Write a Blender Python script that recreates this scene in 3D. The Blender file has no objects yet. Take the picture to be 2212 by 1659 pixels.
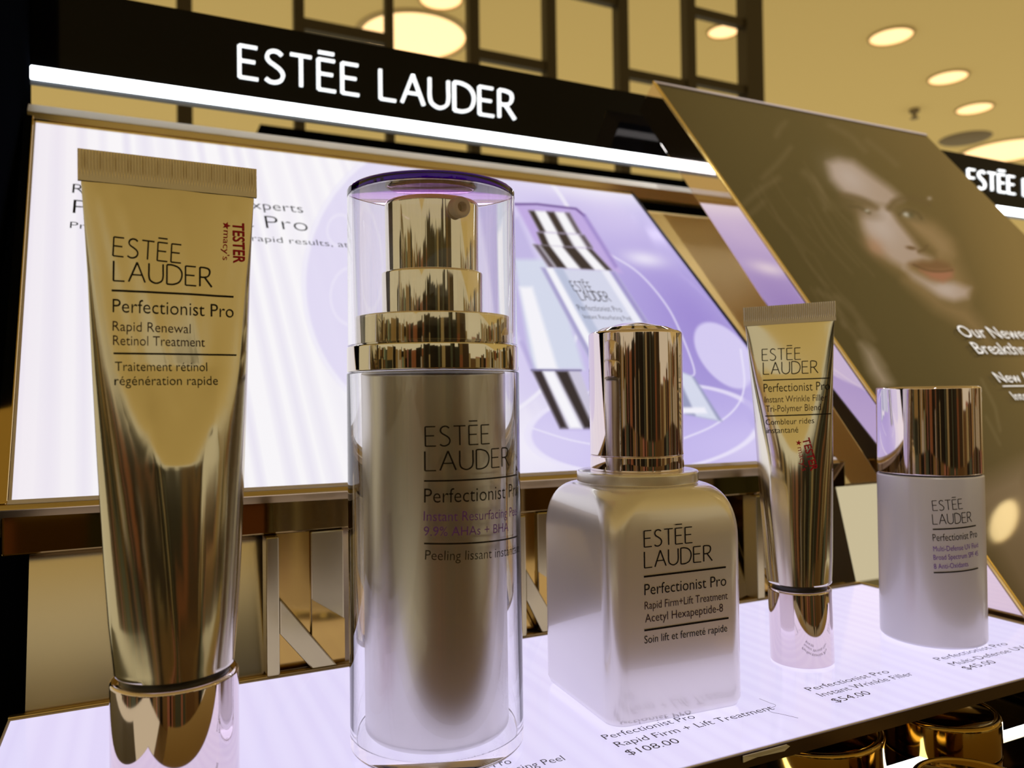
import bpy, bmesh, math, random
import numpy as np
from mathutils import Matrix, Vector
random.seed(4); rng = np.random.default_rng(4)
SC = bpy.context.scene; COL = SC.collection
ZS = 1.0                     # the lit shelf stands one metre above the floor; everything is built around the shelf top, then lifted

# ------------------------------------------------------------------ camera
W, H = 2212, 1659
F, YAW, PITCH, ROLL, CH = 1700.0, 0.4447576, 0.0170220, -0.0132852, 0.092
_d = np.array([math.sin(YAW)*math.cos(PITCH), math.cos(YAW)*math.cos(PITCH), math.sin(PITCH)])
_r = np.array([math.cos(YAW), -math.sin(YAW), 0.]); _u = np.cross(_r, _d)
CR = math.cos(ROLL)*_r + math.sin(ROLL)*_u; CU = -math.sin(ROLL)*_r + math.cos(ROLL)*_u; CD = _d
CC = np.array([0, 0, CH])
cam = bpy.data.cameras.new('camera'); cam_o = bpy.data.objects.new('camera', cam); COL.objects.link(cam_o)
cam.sensor_width = 36; cam.lens = F/W*36; cam.clip_start = .005; cam.clip_end = 60
m = np.eye(4); m[:3, 0] = CR; m[:3, 1] = CU; m[:3, 2] = -CD; m[:3, 3] = CC + [0, 0, ZS]
cam_o.matrix_world = Matrix(m.tolist())
cam.dof.use_dof = True; cam.dof.focus_distance = .225; cam.dof.aperture_fstop = 18
SC.camera = cam_o
# ------------------------------------------------------------------ light, exposure
SC.view_settings.view_transform = 'Standard'; SC.view_settings.look = 'None'
SC.view_settings.exposure = 0; SC.view_settings.gamma = 1; SC.view_settings.use_curve_mapping = False
SC.cycles.use_denoising = True; SC.cycles.max_bounces = 14; SC.cycles.glossy_bounces = 6; SC.cycles.transmission_bounces = 14
SC.cycles.caustics_refractive = True; SC.cycles.sample_clamp_indirect = 6
wd = bpy.data.worlds.new('store_world'); SC.world = wd; wd.use_nodes = True
bg = wd.node_tree.nodes['Background']; bg.inputs[0].default_value = (.53, .45, .28, 1); bg.inputs[1].default_value = 1.08
# added white spot, out of view and without a fixture, brightening the portrait board
ld = bpy.data.lights.new('added_spot', 'SPOT'); ld.energy = 420; ld.color = (.93, .95, 1); ld.spot_size = math.radians(15); ld.spot_blend = .7; ld.shadow_soft_size = .06
lo = bpy.data.objects.new('added_spot', ld); COL.objects.link(lo); sp0 = Vector((-.9, -1.5, 1.88+ZS)); lo.location = sp0
lo.rotation_euler = (Vector((.62, .33, .17+ZS))-sp0).to_track_quat('-Z', 'Y').to_euler()
LAMP = 1.0                   # glow of the ceiling lamps
STRIP = 6.0                  # glow of the header light strips

# ------------------------------------------------------------------ pixel rays of the photograph, to measure real positions
def ray(x, y): return CD + CR*(x-W/2)/F - CU*(y-H/2)/F
def on(x, y, n, p0):
    v = ray(x, y); n = np.asarray(n, float)
    return CC + v*(n@(np.asarray(p0, float)-CC))/(n@v)
def at_z(x, y, z): return on(x, y, (0, 0, 1), (0, 0, z))
def at_y(x, y, Y): return on(x, y, (0, 1, 0), (0, Y, 0))
def at_x(x, y, X): return on(x, y, (1, 0, 0), (X, 0, 0))
def proj(P):
    P = np.asarray(P, float)-CC; z = P@CD
    return W/2+F*(P@CR)/z, H/2-F*(P@CU)/z
def height(base, x, y):       # height of pixel (x,y) on the vertical through base
    v = ray(x, y); b = np.asarray(base)[:2]
    return CC[2]+v[2]*(b@v[:2])/(v[:2]@v[:2])

# ------------------------------------------------------------------ materials
def lin(r, g, b):
    f = lambda c: c/12.92 if c <= .04045 else ((c+.055)/1.055)**2.4
    return (f(r/255), f(g/255), f(b/255))
def mat(name, col, metal=0, rough=.5, emit=None, es=0, trans=0, ior=1.5, coat=0, aniso=0, spec=.5):
    m = bpy.data.materials.new(name); m.use_nodes = True; b = m.node_tree.nodes['Principled BSDF']
    b.inputs['Base Color'].default_value = (*col, 1); b.inputs['Metallic'].default_value = metal
    b.inputs['Roughness'].default_value = rough; b.inputs['IOR'].default_value = ior
    b.inputs['Transmission Weight'].default_value = trans; b.inputs['Coat Weight'].default_value = coat
    b.inputs['Coat Roughness'].default_value = .04; b.inputs['Specular IOR Level'].default_value = spec
    if emit: b.inputs['Emission Color'].default_value = (*emit, 1); b.inputs['Emission Strength'].default_value = es
    return m
def nodes(m): return m.node_tree.nodes, m.node_tree.links, m.node_tree.nodes['Principled BSDF']
def add_bump(m, scale, strength, dist=.001, sx=1, sy=1, sz=1):
    N, L, b = nodes(m); tc = N.new('ShaderNodeTexCoord'); mp = N.new('ShaderNodeMapping'); mp.inputs['Scale'].default_value = (sx, sy, sz)
    n = N.new('ShaderNodeTexNoise'); n.inputs['Scale'].default_value = scale; bp = N.new('ShaderNodeBump')
    bp.inputs['Strength'].default_value = strength; bp.inputs['Distance'].default_value = dist
    L.new(tc.outputs['Object'], mp.inputs[0]); L.new(mp.outputs[0], n.inputs['Vector']); L.new(n.outputs[0], bp.inputs['Height']); L.new(bp.outputs[0], b.inputs['Normal'])
def attr_mat(name, emit=0, rough=.3, coat=0, spec=.5):
    m = mat(name, (0, 0, 0), rough=rough, coat=coat, spec=spec); N, L, b = nodes(m)
    a = N.new('ShaderNodeAttribute'); a.attribute_name = 'print'
    if emit:
        L.new(a.outputs['Color'], b.inputs['Emission Color']); b.inputs['Emission Strength'].default_value = emit
        b.inputs['Base Color'].default_value = (.02, .02, .02, 1)
    else: L.new(a.outputs['Color'], b.inputs['Base Color'])
    return m
M = {}
M['gold'] = mat('polished_gold', (.66, .48, .18), 1, .06); add_bump(M['gold'], 60, .03)
M['gold_satin'] = mat('satin_gold', (.62, .50, .27), 1, .28)
M['gold_wall'] = mat('brushed_gold', (.66, .58, .45), 1, .16); add_bump(M['gold_wall'], 14, .04)
M['gold_dark'] = mat('dark_gold', (.45, .29, .07), 1, .10)
M['rose'] = mat('rose_silver_chrome', (.83, .73, .74), 1, .045)
M['pumpgold'] = mat('champagne_chrome', (.76, .71, .61), 1, .05)
M['foil'] = mat('champagne_foil', (.70, .65, .52), 1, .13); add_bump(M['foil'], 220, .05, .0008, 1, 1, .3)
M['foil2'] = mat('silver_champagne_foil', (.80, .77, .68), 1, .10)
M['crimp'] = mat('crimped_foil', (.74, .67, .54), .85, .33)
M['black_gloss'] = mat('black_gloss', (.003, .003, .004), 0, .05, spec=.13)
M['black_side'] = mat('black_lacquer', (.002, .0025, .004), 0, 1, spec=0)
M['black_print'] = mat('black_print', (.012, .009, .008), 0, .35, spec=.2)
M['brown_print'] = mat('dark_brown_print', (.045, .018, .02), 0, .4, spec=.2)
M['purple_print'] = mat('purple_print', (.17, .05, .40), 0, .4, spec=.2)
M['red_print'] = mat('red_print', (.45, .01, .03), 0, .4, spec=.2)
M['grey_print'] = mat('grey_print', (.07, .065, .09), 0, .5, spec=.2)
M['ink'] = mat('dark_ink', (.01, .01, .015), 0, .6, spec=.1)
M['clear'] = mat('clear_acrylic', (1, 1, 1), 0, .0, trans=1, ior=1.47)
M['purple_clear'] = mat('purple_acrylic', (.30, .10, .75), 0, .02, trans=1, ior=1.47)
N, L, b = nodes(M['purple_clear']); b.inputs['Base Color'].default_value = (1, 1, 1, 1); va = N.new('ShaderNodeVolumeAbsorption'); va.inputs['Color'].default_value = (.74, .18, .84, 1); va.inputs['Density'].default_value = 320
L.new(va.outputs[0], N['Material Output'].inputs['Volume'])
M['pearl'] = mat('pearl_silver_lacquer', (.97, .94, .94), .52, .29, coat=1.)
M['body_silver'] = mat('satin_silver_body', (.78, .76, .74), .9, .32)
M['frost'] = mat('frosted_lilac_plastic', (.74, .72, .75), .25, .30, coat=.3)
M['glass_foot'] = mat('clear_glass', (.93, .97, 1), 0, .0, trans=1, ior=1.45)
M['white_plastic'] = mat('white_nozzle_plastic', (.98, .88, .80), 0, .35)
M['dark_gap'] = mat('dark_gap', (.02, .018, .02), 0, .3)
M['white_neck'] = mat('milky_plastic', (.75, .73, .76), 0, .3)
M['strip'] = mat('light_strip_diffuser', (.9, .9, .9), 0, .3, emit=(.9, .96, 1), es=STRIP)
M['strip_end'] = mat('light_strip_edge', (.2, .22, .25), 0, .25, emit=(.5, .6, .75), es=.03)
M['letters'] = mat('lit_white_letters', (.9, .9, .9), 0, .3, emit=(.92, .97, 1), es=1.4)
M['lamp'] = mat('warm_ceiling_lamp', (.9, .9, .8), 0, .5, emit=(1.5, .85, .34), es=LAMP)
M['spot'] = mat('aisle_spotlight', (.9, .9, .8), 0, .5, emit=(1, .74, .33), es=11)
M['lamp_ring'] = mat('lamp_ring', (.55, .42, .2), 0, .5)
M['ceiling'] = mat('warm_painted_ceiling', (.92, .74, .36), 0, .8, spec=.1)
M['lattice'] = mat('dark_bronze_bars', (.050, .036, .016), .2, .5)
M['floor'] = mat('beige_floor_tile', (.35, .28, .2), 0, .25)
M['cabinet'] = mat('black_cabinet', (.012, .011, .010), 0, .3)
M['clear_edge'] = mat('acrylic_edge', (.75, .72, .78), 0, .12, spec=.6)
M['print_white'] = mat('white_print', (.96, .98, 1), 0, .4)
M['pale_trim'] = mat('pale_cream_trim', (.80, .74, .64), .0, .4)
M['front_trim'] = mat('dark_bronze_trim', (.10, .07, .05), .7, .3)
M['rose_gold'] = mat('rose_gold_mirror', (.86, .74, .70), 1, .04)
M['bracket'] = mat('bracket_gold', (.44, .38, .20), 1, .22)
M['gold_paint'] = mat('gold_lacquer', (.85, .62, .22), .35, .4)
M['tape'] = mat('clear_tape', (.85, .86, .92), 0, .25)
M['bar'] = mat('dark_polished_gold', (.22, .15, .05), 1, .05)
M['edge_gold'] = mat('bright_gold_edge', (.95, .68, .20), .8, .25)
M['vent'] = mat('grey_vent', (.22, .17, .10), 0, .6)
M['poster_cap'] = mat('poster_edge', (.62, .55, .56), .0, .5)

# ------------------------------------------------------------------ mesh helpers
class MB:
    def __init__(s): s.v = []; s.f = []; s.m = []; s.n = 0
    def add(s, V, Fs, mi=0):
        V = np.asarray(V, float); s.v.append(V)
        for f in Fs: s.f.append([int(i)+s.n for i in f]); s.m.append(mi)
        s.n += len(V); return s
    def box(s, lo, hi, mi=0, R=None, o=(0, 0, 0)):
        lo = np.array(lo, float); hi = np.array(hi, float)
        V = np.array([[(lo, hi)[i][0], (lo, hi)[j][1], (lo, hi)[k][2]] for i in (0, 1) for j in (0, 1) for k in (0, 1)])
        if R is not None: V = V@np.asarray(R).T
        return s.add(V+np.array(o), [(0, 1, 3, 2), (4, 6, 7, 5), (0, 4, 5, 1), (2, 3, 7, 6), (0, 2, 6, 4), (1, 5, 7, 3)], mi)
    def prism(s, P, off, mi=0):                     # planar outline P pushed along off
        P = np.asarray(P, float); n = len(P); V = np.vstack([P, P+np.asarray(off, float)])
        Fs = [tuple(range(n)), tuple(range(2*n-1, n-1, -1))]+[(i, n+i, n+(i+1) % n, (i+1) % n) for i in range(n)]
        return s.add(V, Fs, mi)
    def lathe(s, prof, seg=96, mi=0, o=(0, 0, 0), closed=False):
        a = np.arange(seg)*2*math.pi/seg; n = len(prof)
        V = np.concatenate([np.stack([r*np.cos(a), r*np.sin(a), np.full(seg, z)], 1) for r, z in prof])+np.array(o)
        Fs = []
        for k in range(n if closed else n-1):
            k2 = (k+1) % n
            for i in range(seg):
                j = (i+1) % seg; Fs.append((k*seg+i, k*seg+j, k2*seg+j, k2*seg+i))
        if not closed:
            if prof[0][0] > 1e-9: Fs.append(tuple(range(seg-1, -1, -1)))
            if prof[-1][0] > 1e-9: Fs.append(tuple((n-1)*seg+i for i in range(seg)))
        return s.add(V, Fs, mi)
    def grid(s, P, mi=0, wrap=False):               # P[i,j,3]
        n, k = P.shape[:2]; Fs = []
        for i in range(n-1):
            for j in range(k if wrap else k-1):
                j2 = (j+1) % k; Fs.append((i*k+j, i*k+j2, (i+1)*k+j2, (i+1)*k+j))
        return s.add(P.reshape(-1, 3), Fs, mi)
    def build(s, name, mats, parent=None, smooth=True, angle=35, fix=True):
        me = bpy.data.meshes.new(name); V = np.concatenate(s.v)
        me.from_pydata(V.tolist(), [], s.f)
        for x in (mats if isinstance(mats, (list, tuple)) else [mats]): me.materials.append(x)
        me.polygons.foreach_set('material_index', s.m)
        if fix:
            bm = bmesh.new(); bm.from_mesh(me); bmesh.ops.remove_doubles(bm, verts=bm.verts, dist=1e-7); bmesh.ops.recalc_face_normals(bm, faces=bm.faces)
            bm.to_mesh(me); bm.free()
        if smooth:
            me.polygons.foreach_set('use_smooth', [True]*len(me.polygons)); me.set_sharp_from_angle(angle=math.radians(angle))
        o = bpy.data.objects.new(name, me); COL.objects.link(o)
        if parent is not None: o.parent = parent
        return o
def tag(o, label=None, cat=None, group=None, kind=None):
    if label: o['label'] = label
    if cat: o['category'] = cat
    if group: o['group'] = group
    if kind: o['kind'] = kind
    return o
def thing(name, label, cat, loc=(0, 0, 0), R=None, group=None):
    o = bpy.data.objects.new(name, None); COL.objects.link(o); o.empty_display_size = .01
    mm = np.eye(4); mm[:3, :3] = np.eye(3) if R is None else R; mm[:3, 3] = loc
    o.matrix_world = Matrix(mm.tolist())
    return tag(o, label, cat, group)
def bevel(o, w, seg=3, ang=40):
    b = o.modifiers.new('bevel', 'BEVEL'); b.width = w; b.segments = seg; b.limit_method = 'ANGLE'; b.angle_limit = math.radians(ang); return o
def rotz(a): c, s = math.cos(a), math.sin(a); return np.array([[c, -s, 0], [s, c, 0], [0, 0, 1.]])
def roty(a): c, s = math.cos(a), math.sin(a); return np.array([[c, 0, s], [0, 1, 0], [-s, 0, c]])
def rotx(a): c, s = math.cos(a), math.sin(a); return np.array([[1, 0, 0], [0, c, -s], [0, s, c]])
def round_rect(a, b, r, n=8):
    P = []
    for cx, cy, s0 in ((a-r, b-r, 0), (-a+r, b-r, 90), (-a+r, -b+r, 180), (a-r, -b+r, 270)):
        for i in range(n+1):
            t = math.radians(s0+90*i/n); P.append((cx+r*math.cos(t), cy+r*math.sin(t)))
    return P
def profile(pts, r=.0004, n=4):                     # rounds the corners of a lathe profile a little
    out = [pts[0]]
    for i in range(1, len(pts)-1):
        a, b, c = (np.array(pts[k], float) for k in (i-1, i, i+1))
        la, lc = np.linalg.norm(a-b), np.linalg.norm(c-b); q = min(r, la*.45, lc*.45)
        p0 = b+(a-b)/la*q; p1 = b+(c-b)/lc*q
        for k in range(n+1):
            t = k/n; out.append(tuple((1-t)**2*p0+2*t*(1-t)*b+t*t*p1))
    return out+[pts[-1]]

# ------------------------------------------------------------------ lettering
def cat_rom(P, n=6):
    P = [np.array(p, float) for p in P]; Q = [2*P[0]-P[1]]+P+[2*P[-1]-P[-2]]; out = []
    for i in range(1, len(Q)-2):
        for k in range(n):
            t = k/n; a, b, c, d = Q[i-1:i+3]
            out.append(.5*((2*b)+(-a+c)*t+(2*a-5*b+4*c-d)*t*t+(-a+3*b-3*c+d)*t**3))
    return out+[P[-1]]
BR = {  # plain stroke capitals, height 1
 'E': (.50, [[(0, 0), (0, 1)], [(0, 1), (.48, 1)], [(0, .53), (.42, .53)], [(0, 0), (.50, 0)]]),
 'S': (.50, [cat_rom([(.46, .90), (.36, .985), (.22, 1.0), (.09, .92), (.05, .77), (.12, .64), (.27, .54), (.42, .42), (.49, .27), (.44, .10), (.30, .005), (.14, 0), (.01, .08)])]),
 'T': (.60, [[(0, 1), (.60, 1)], [(.30, 1), (.30, 0)]]),
 'L': (.48, [[(0, 1), (0, 0)], [(0, 0), (.48, 0)]]),
 'A': (.70, [[(0, 0), (.35, 1)], [(.35, 1), (.70, 0)], [(.13, .36), (.57, .36)]]),
 'U': (.62, [cat_rom([(0, 1), (0, .7), (0, .36), (.07, .12), (.31, 0), (.55, .12), (.62, .36), (.62, .7), (.62, 1)])]),
 'D': (.66, [[(0, 0), (0, 1)], cat_rom([(0, 1), (.24, 1), (.50, .90), (.65, .68), (.66, .40), (.54, .13), (.28, 0), (0, 0)])]),
 'R': (.54, [[(0, 0), (0, 1)], cat_rom([(0, 1), (.22, 1), (.42, .93), (.46, .75), (.38, .56), (.20, .49), (0, .49)]), [(.22, .49), (.56, 0)]]),
 ' ': (.26, [])}
def ribbon(path, w, n=5):                           # a stroke as quads with round ends, 2-D
    P = [np.array(path[0], float)]
    for q in path[1:]:
        q = np.array(q, float); l = np.linalg.norm(q-P[-1]); k = max(1, int(l/.12)); a = P[-1]
        P += [a+(q-a)*(i+1)/k for i in range(k)]
    P = np.array(P); T = np.gradient(P, axis=0); T /= np.linalg.norm(T, axis=1)[:, None]+1e-12
    Nn = np.stack([-T[:, 1], T[:, 0]], 1)*w/2
    V = np.empty((2*len(P), 2)); V[0::2] = P+Nn; V[1::2] = P-Nn
    return V, [(2*i, 2*i+1, 2*i+3, 2*i+2) for i in range(len(P)-1)]
def brand(text, weight=.085, gap=.17):
    V = []; Fs = []; n = 0; x = 0; es = 0
    for i, ch in enumerate(text):
        w, st = BR[ch]
        st = list(st)
        if ch == 'E' and text[:i].endswith('EST'): st.append([(.0, 1.23), (.46, 1.23)])      # the bar over the E
        for p in st:
            vw = weight if abs(p[0][0]-p[-1][0]) < .4 or len(p) > 4 else weight*.85
            v, f = ribbon(p, vw); V.append(v+[x, 0]); Fs += [tuple(k+n for k in q) for q in f]; n += len(v)
        x += w+gap
    return np.concatenate(V), Fs, x-gap
_tc = {}
def words(text, thin=0.):                           # built-in font, cap height 1
    if (text, thin) in _tc: return _tc[(text, thin)]
    def raw(t, off):
        c = bpy.data.curves.new('t', 'FONT'); c.body = t; c.resolution_u = 3; c.offset = off; o = bpy.data.objects.new('t', c); COL.objects.link(o)
        me = bpy.data.meshes.new_from_object(o.evaluated_get(bpy.context.evaluated_depsgraph_get()))
        v = np.array([x.co[:2] for x in me.vertices]).reshape(-1, 2); f = [tuple(p.vertices) for p in me.polygons]
        bpy.data.objects.remove(o); bpy.data.meshes.remove(me); bpy.data.curves.remove(c); return v, f
    if 'cap' not in _tc: v, _ = raw('H', 0); _tc['cap'] = v[:, 1].max()
    v, f = raw(text, thin); v = v/_tc['cap']; x0 = v[:, 0].min(); v[:, 0] -= x0
    _tc[(text, thin)] = (v, f, v[:, 0].max()); return _tc[(text, thin)]
def rule(): return ribbon([(0, 0), (1, 0)], 1)
def put_text(mb, kind, text, P0, P1, cap, fn, mi=0, weight=.085, thin=0.):
    """P0,P1: baseline ends in surface coordinates; cap: capital height; fn maps (a,b) arrays to 3-D."""
    P0 = np.array(P0, float); P1 = np.array(P1, float); d = P1-P0; L = np.linalg.norm(d); d = d/L; n = np.array([-d[1], d[0]])
    if kind == 'brand': v, f, w = brand(text, weight)
    elif kind == 'rule': v, f = ribbon([(0, 0), (8, 0)], 1); w = 8.
    else: v, f, w = words(text, thin)
    uv = P0+np.outer(v[:, 0]*L/w, d)+np.outer(v[:, 1]*cap, n)
    mb.add(fn(uv), f, mi)
class Paint:                                       # colours printed on a flat sheet, given as points of the sheet
    def __init__(s, x, y, base): s.x = x; s.y = y; s.c = np.tile(np.array(base, float), (len(x), 1))
    def mix(s, col, a): a = np.clip(a, 0, 1)[:, None]; s.c = s.c*(1-a)+np.array(col, float)*a
    def seg(s, P, closed=False):
        P = [np.array(p, float) for p in P]; d = np.full(len(s.x), 1e9)
        for a, b in zip(P, P[1:]+([P[0]] if closed else [])):
            if a is b: continue
            e = b-a; t = np.clip(((s.x-a[0])*e[0]+(s.y-a[1])*e[1])/(e@e+1e-9), 0, 1)
            d = np.minimum(d, np.hypot(s.x-a[0]-t*e[0], s.y-a[1]-t*e[1]))
        return d
    def inside(s, P):
        r = np.zeros(len(s.x), bool)
        for (x0, y0), (x1, y1) in zip(P, P[1:]+P[:1]):
            k = ((y0 > s.y) != (y1 > s.y)) & (s.x < (x1-x0)*(s.y-y0)/(y1-y0+1e-12)+x0); r ^= k
        return r
    def poly(s, P, col, soft=4, a=1.):
        P = [tuple(p) for p in P]; d = s.seg(P, True); sd = np.where(s.inside(P), d, -d); s.mix(col, a*np.clip(.5+sd/(2*soft), 0, 1))
    def line(s, P, col, w, soft=3, a=1., curve=False):
        if curve: P = cat_rom(P)
        s.mix(col, a*np.clip((w/2+soft/2-s.seg(P))/soft, 0, 1))
    def ell(s, cx, cy, rx, ry, ang, col, soft=.15, a=1., ring=0):
        t = math.radians(ang); dx = s.x-cx; dy = s.y-cy
        q = np.hypot((dx*math.cos(t)+dy*math.sin(t))/rx, (-dx*math.sin(t)+dy*math.cos(t))/ry)
        if ring: s.mix(col, a*np.clip(1.5-abs(q-1)*min(rx, ry)/ring, 0, 1))
        else: s.mix(col, a*np.clip(.5+(1-q)/soft/2, 0, 1))
    def glow(s, cx, cy, rx, ry, ang, col, a=1.):
        t = math.radians(ang); dx = s.x-cx; dy = s.y-cy
        q = ((dx*math.cos(t)+dy*math.sin(t))/rx)**2+((-dx*math.sin(t)+dy*math.cos(t))/ry)**2
        s.mix(col, a*np.exp(-q))
    def linear(s):
        c = np.clip(s.c, 0, 255)/255; return np.where(c <= .04045, c/12.92, ((c+.055)/1.055)**2.4)
def printed_sheet(name, P, cols, material, parent):
    mb = MB(); mb.grid(P); o = mb.build(name, material, parent, smooth=False, fix=False)
    a = o.data.color_attributes.new('print', 'FLOAT_COLOR', 'POINT')
    a.data.foreach_set('color', np.hstack([cols, np.ones((len(cols), 1))]).astype(np.float32).ravel()); return o
def quad_grid(c00, c10, c11, c01, nu, nv):
    u = np.linspace(0, 1, nu)[None, :, None]; v = np.linspace(0, 1, nv)[:, None, None]
    return (1-u)*(1-v)*c00+u*(1-v)*c10+u*v*c11+(1-u)*v*c01

# ================================================================== the setting
mb = MB(); mb.box((-1.6, -2.65, -1.05), (2.4, 1.7, -1.0)); tag(mb.build('floor', M['floor'], smooth=False), kind='structure')
CEIL = 1.9
mb = MB(); mb.box((-6, -6, CEIL), (16, 16, CEIL+.05)); tag(mb.build('ceiling', M['ceiling'], smooth=False), kind='structure')
# the store aisle the mirrors look at: a wall of shop shelving in vertical bands
wcols = [(.012, .010, .009), (.02, .014, .01), (.80, .82, .95), (.66, .32, .30), (.36, .52, .50), (.30, .20, .10), (.035, .025, .02), (.13, .16, .14), (.50, .37, .19), (.015, .012, .010), (.40, .17, .10), (.62, .55, .38), (.09, .06, .04), (.24, .15, .08), (.05, .055, .05)]
wmats = [mat('shop_front_tone', c_, 0, .5, spec=.2) for c_ in wcols]
def shop_wall(name, a, b_, nrm):
    """a far wall of shop fronts: upright bays of different colour, each with a plinth, a body and a fascia"""
    a = np.array(a, float); b_ = np.array(b_, float); L_ = np.linalg.norm(b_-a); d = (b_-a)/L_; nrm = np.array(nrm, float); mb = MB(); x = 0
    while x < L_:
        w = float(rng.choice([.05, .09, .14, .22, .34, .5], p=[.2, .2, .2, .18, .14, .08])); w = min(w, L_-x); k = int(rng.choice([0, 1, 6, 9, 14])) if rng.random() < .16 else int(rng.integers(len(wcols))); t = .02+.06*rng.random()
        if (a+d*x)[0] > 1.3 and rng.random() < .62: k = int(rng.choice([8, 11, 11, 2, 5]))
        top = (.62 if not 1.1 < (a+d*x)[0] < 3.6 else .24)+.25*(rng.random()-.3)
        for z0, z1, m_ in ((-1, -.30, int(rng.choice([5, 13, 9, 3, 7, 1]))),  (-.30, min(.12+.2*rng.random(), top-.04), k), (None, top, int(rng.integers(len(wcols))) if rng.random() < .35 else k)):
            z0 = zl_ if z0 is None else z0; zl_ = z1
            mb.prism([a+d*x+[0, 0, z0], a+d*(x+w)+[0, 0, z0], a+d*(x+w)+[0, 0, z1], a+d*x+[0, 0, z1]], -nrm*.05+nrm*t, m_)
        x += w
    tag(mb.build(name, wmats, smooth=False), kind='structure')
shop_wall('wall_front', (-3.5, -2.6, 0), (5.5, -2.6, 0), (0, 1, 0)); shop_wall('wall_right', (5.5, -2.6, 0), (5.5, 1.0, 0), (-1, 0, 0)); shop_wall('wall_left', (-3.5, 1.2, 0), (-3.5, -2.6, 0), (1, 0, 0))

# ceiling lamps: pixel centre and width of each disc in the photograph
lamps = [((1925, 77), 90, 'round ceiling lamp right of the dark lattice, topmost of three in a row'),
         ((2048, 166), 80, 'round ceiling lamp, middle one of the three in a row at right'),
         ((2105, 233), 74, 'round ceiling lamp, lowest of the three in a row at right'),
         ((893, 78), 225, 'large glowing round ceiling lamp behind the lattice above the lit brand name'),
         ((2172, 326), 190, 'large glowing ceiling lamp above the second black sign at right'),
         ((952, -4), 90, 'ceiling lamp cut off by the top of the photo above the large lamp'),
         ((1563, 66), 66, 'small ceiling lamp seen through the lattice beside its thick post')]
def ceiling_lamp(P, rad, label, name='ceiling_lamp', lm=None):
    t = thing(name, label, 'ceiling lamp', P, group='ceiling lamps')
    mb = MB(); mb.lathe([(0, -.004), (rad*.98, -.004), (rad, 0)], 48); mb.build('diffuser', lm or M['lamp'], t)
    mb = MB(); mb.lathe([(rad*1.0, 0), (rad*1.0, -.010), (rad*1.08, -.012), (rad*1.12, 0)], 48, closed=True); mb.build('trim_ring', M['lamp_ring'], t); return t
for (px, py), w, lab in lamps:
    P = at_z(px, py, CEIL); dep = (P-CC)@CD; ceiling_lamp(P, w/2*dep/F/math.hypot(1, (px-W/2)/F)**.5, lab)
P = at_z(2085, 299, CEIL); t = thing('ceiling_vent', 'dark oval ceiling vent above the second black sign', 'vent', P)
mb = MB(); mb.lathe([(0, -.02), (.10, -.02), (.16, -.008), (.17, 0)], 40); mb.build('grille', M['vent'], t)
P = at_z(1975, 236, CEIL); t = thing('sprinkler_head', 'tiny dark sprinkler hanging from the ceiling beside the lamps at right', 'sprinkler', P)
mb = MB(); mb.lathe([(.03, 0), (.03, -.02), (.012, -.03), (.012, -.05), (.025, -.055), (.025, -.06)], 20); mb.build('body', M['vent'], t)

# lattice screen hanging behind the display
LY = 2.05
t = thing('lattice_screen', 'dark metal lattice screen hanging below the tan ceiling behind the sign', 'screen', at_y(1000, 300, LY))
o0 = np.array(t.location)
ups = [(398, 34), (645, 24), (840, 20), (1021, 26), (1186, 27), (1341, 28), (1487, 26)]
for px, w in ups:
    c = at_y(px, 100, LY); hw = w/2*((c-CC)@CD)/F*.9; mb = MB(); mb.box((c[0]-hw, LY-hw, -.55), (c[0]+hw, LY+hw, CEIL)); ob = mb.build('upright', M['lattice'], t, smooth=False); ob.location = -o0
c = at_y(1622, 100, LY); mb = MB(); mb.box((c[0]-.035, LY-.02, -.2), (c[0]+.038, LY+.03, CEIL)); ob = mb.build('post', M['lattice'], t, smooth=False); ob.location = -o0
for x0, x1, yc in ((645, 840, 70), (1021, 1186, 132), (1341, 1487, 172), (1487, 1620, 40), (1186, 1341, -10), (1487, 1620, 186)):
    a = at_y((x0+x1)/2, yc, LY); A = at_y(x0, yc, LY)[0]; B = at_y(x1, yc, LY)[0]
    mb = MB(); mb.box((A, LY-.012, a[2]-.014), (B, LY+.012, a[2]+.014)); ob = mb.build('crossbar', M['lattice'], t, smooth=False); ob.location = -o0

# dark bulkhead seen through the gap under the sign
c0 = at_y(562, 268, 1.5); c1 = at_y(1500, 380, 1.5)
mb = MB(); mb.box((c0[0], 1.5, -1.0), (c1[0]+.3, 1.56, c0[2])); tag(mb.build('dark_bulkhead', M['black_side']), 'black bulkhead seen through the gap between the sign and the lit panel', 'bulkhead')

# ================================================================== display fixture
SB, SF, SL, SR = .273, .159, -.0346, .3147            # shelf: back, front, left, right
# cabinet carrying everything
mb = MB(); mb.box((-.30, .135, -1.0), (.60, .50, -.075)); cab = mb.build('display_cabinet', M['cabinet'], smooth=False)
tag(cab, 'black cabinet carrying the cosmetics display', 'cabinet')
HY = .470; XH = at_y(65, 150, HY)[0]
mb = MB(); mb.box((XH-.012, .30, -.075), (XH, .4745, .40)); div = mb.build('divider_panel', M['black_side'], smooth=False)
tag(div, 'tall black lacquered divider panel at the far left of the display', 'panel')

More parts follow.
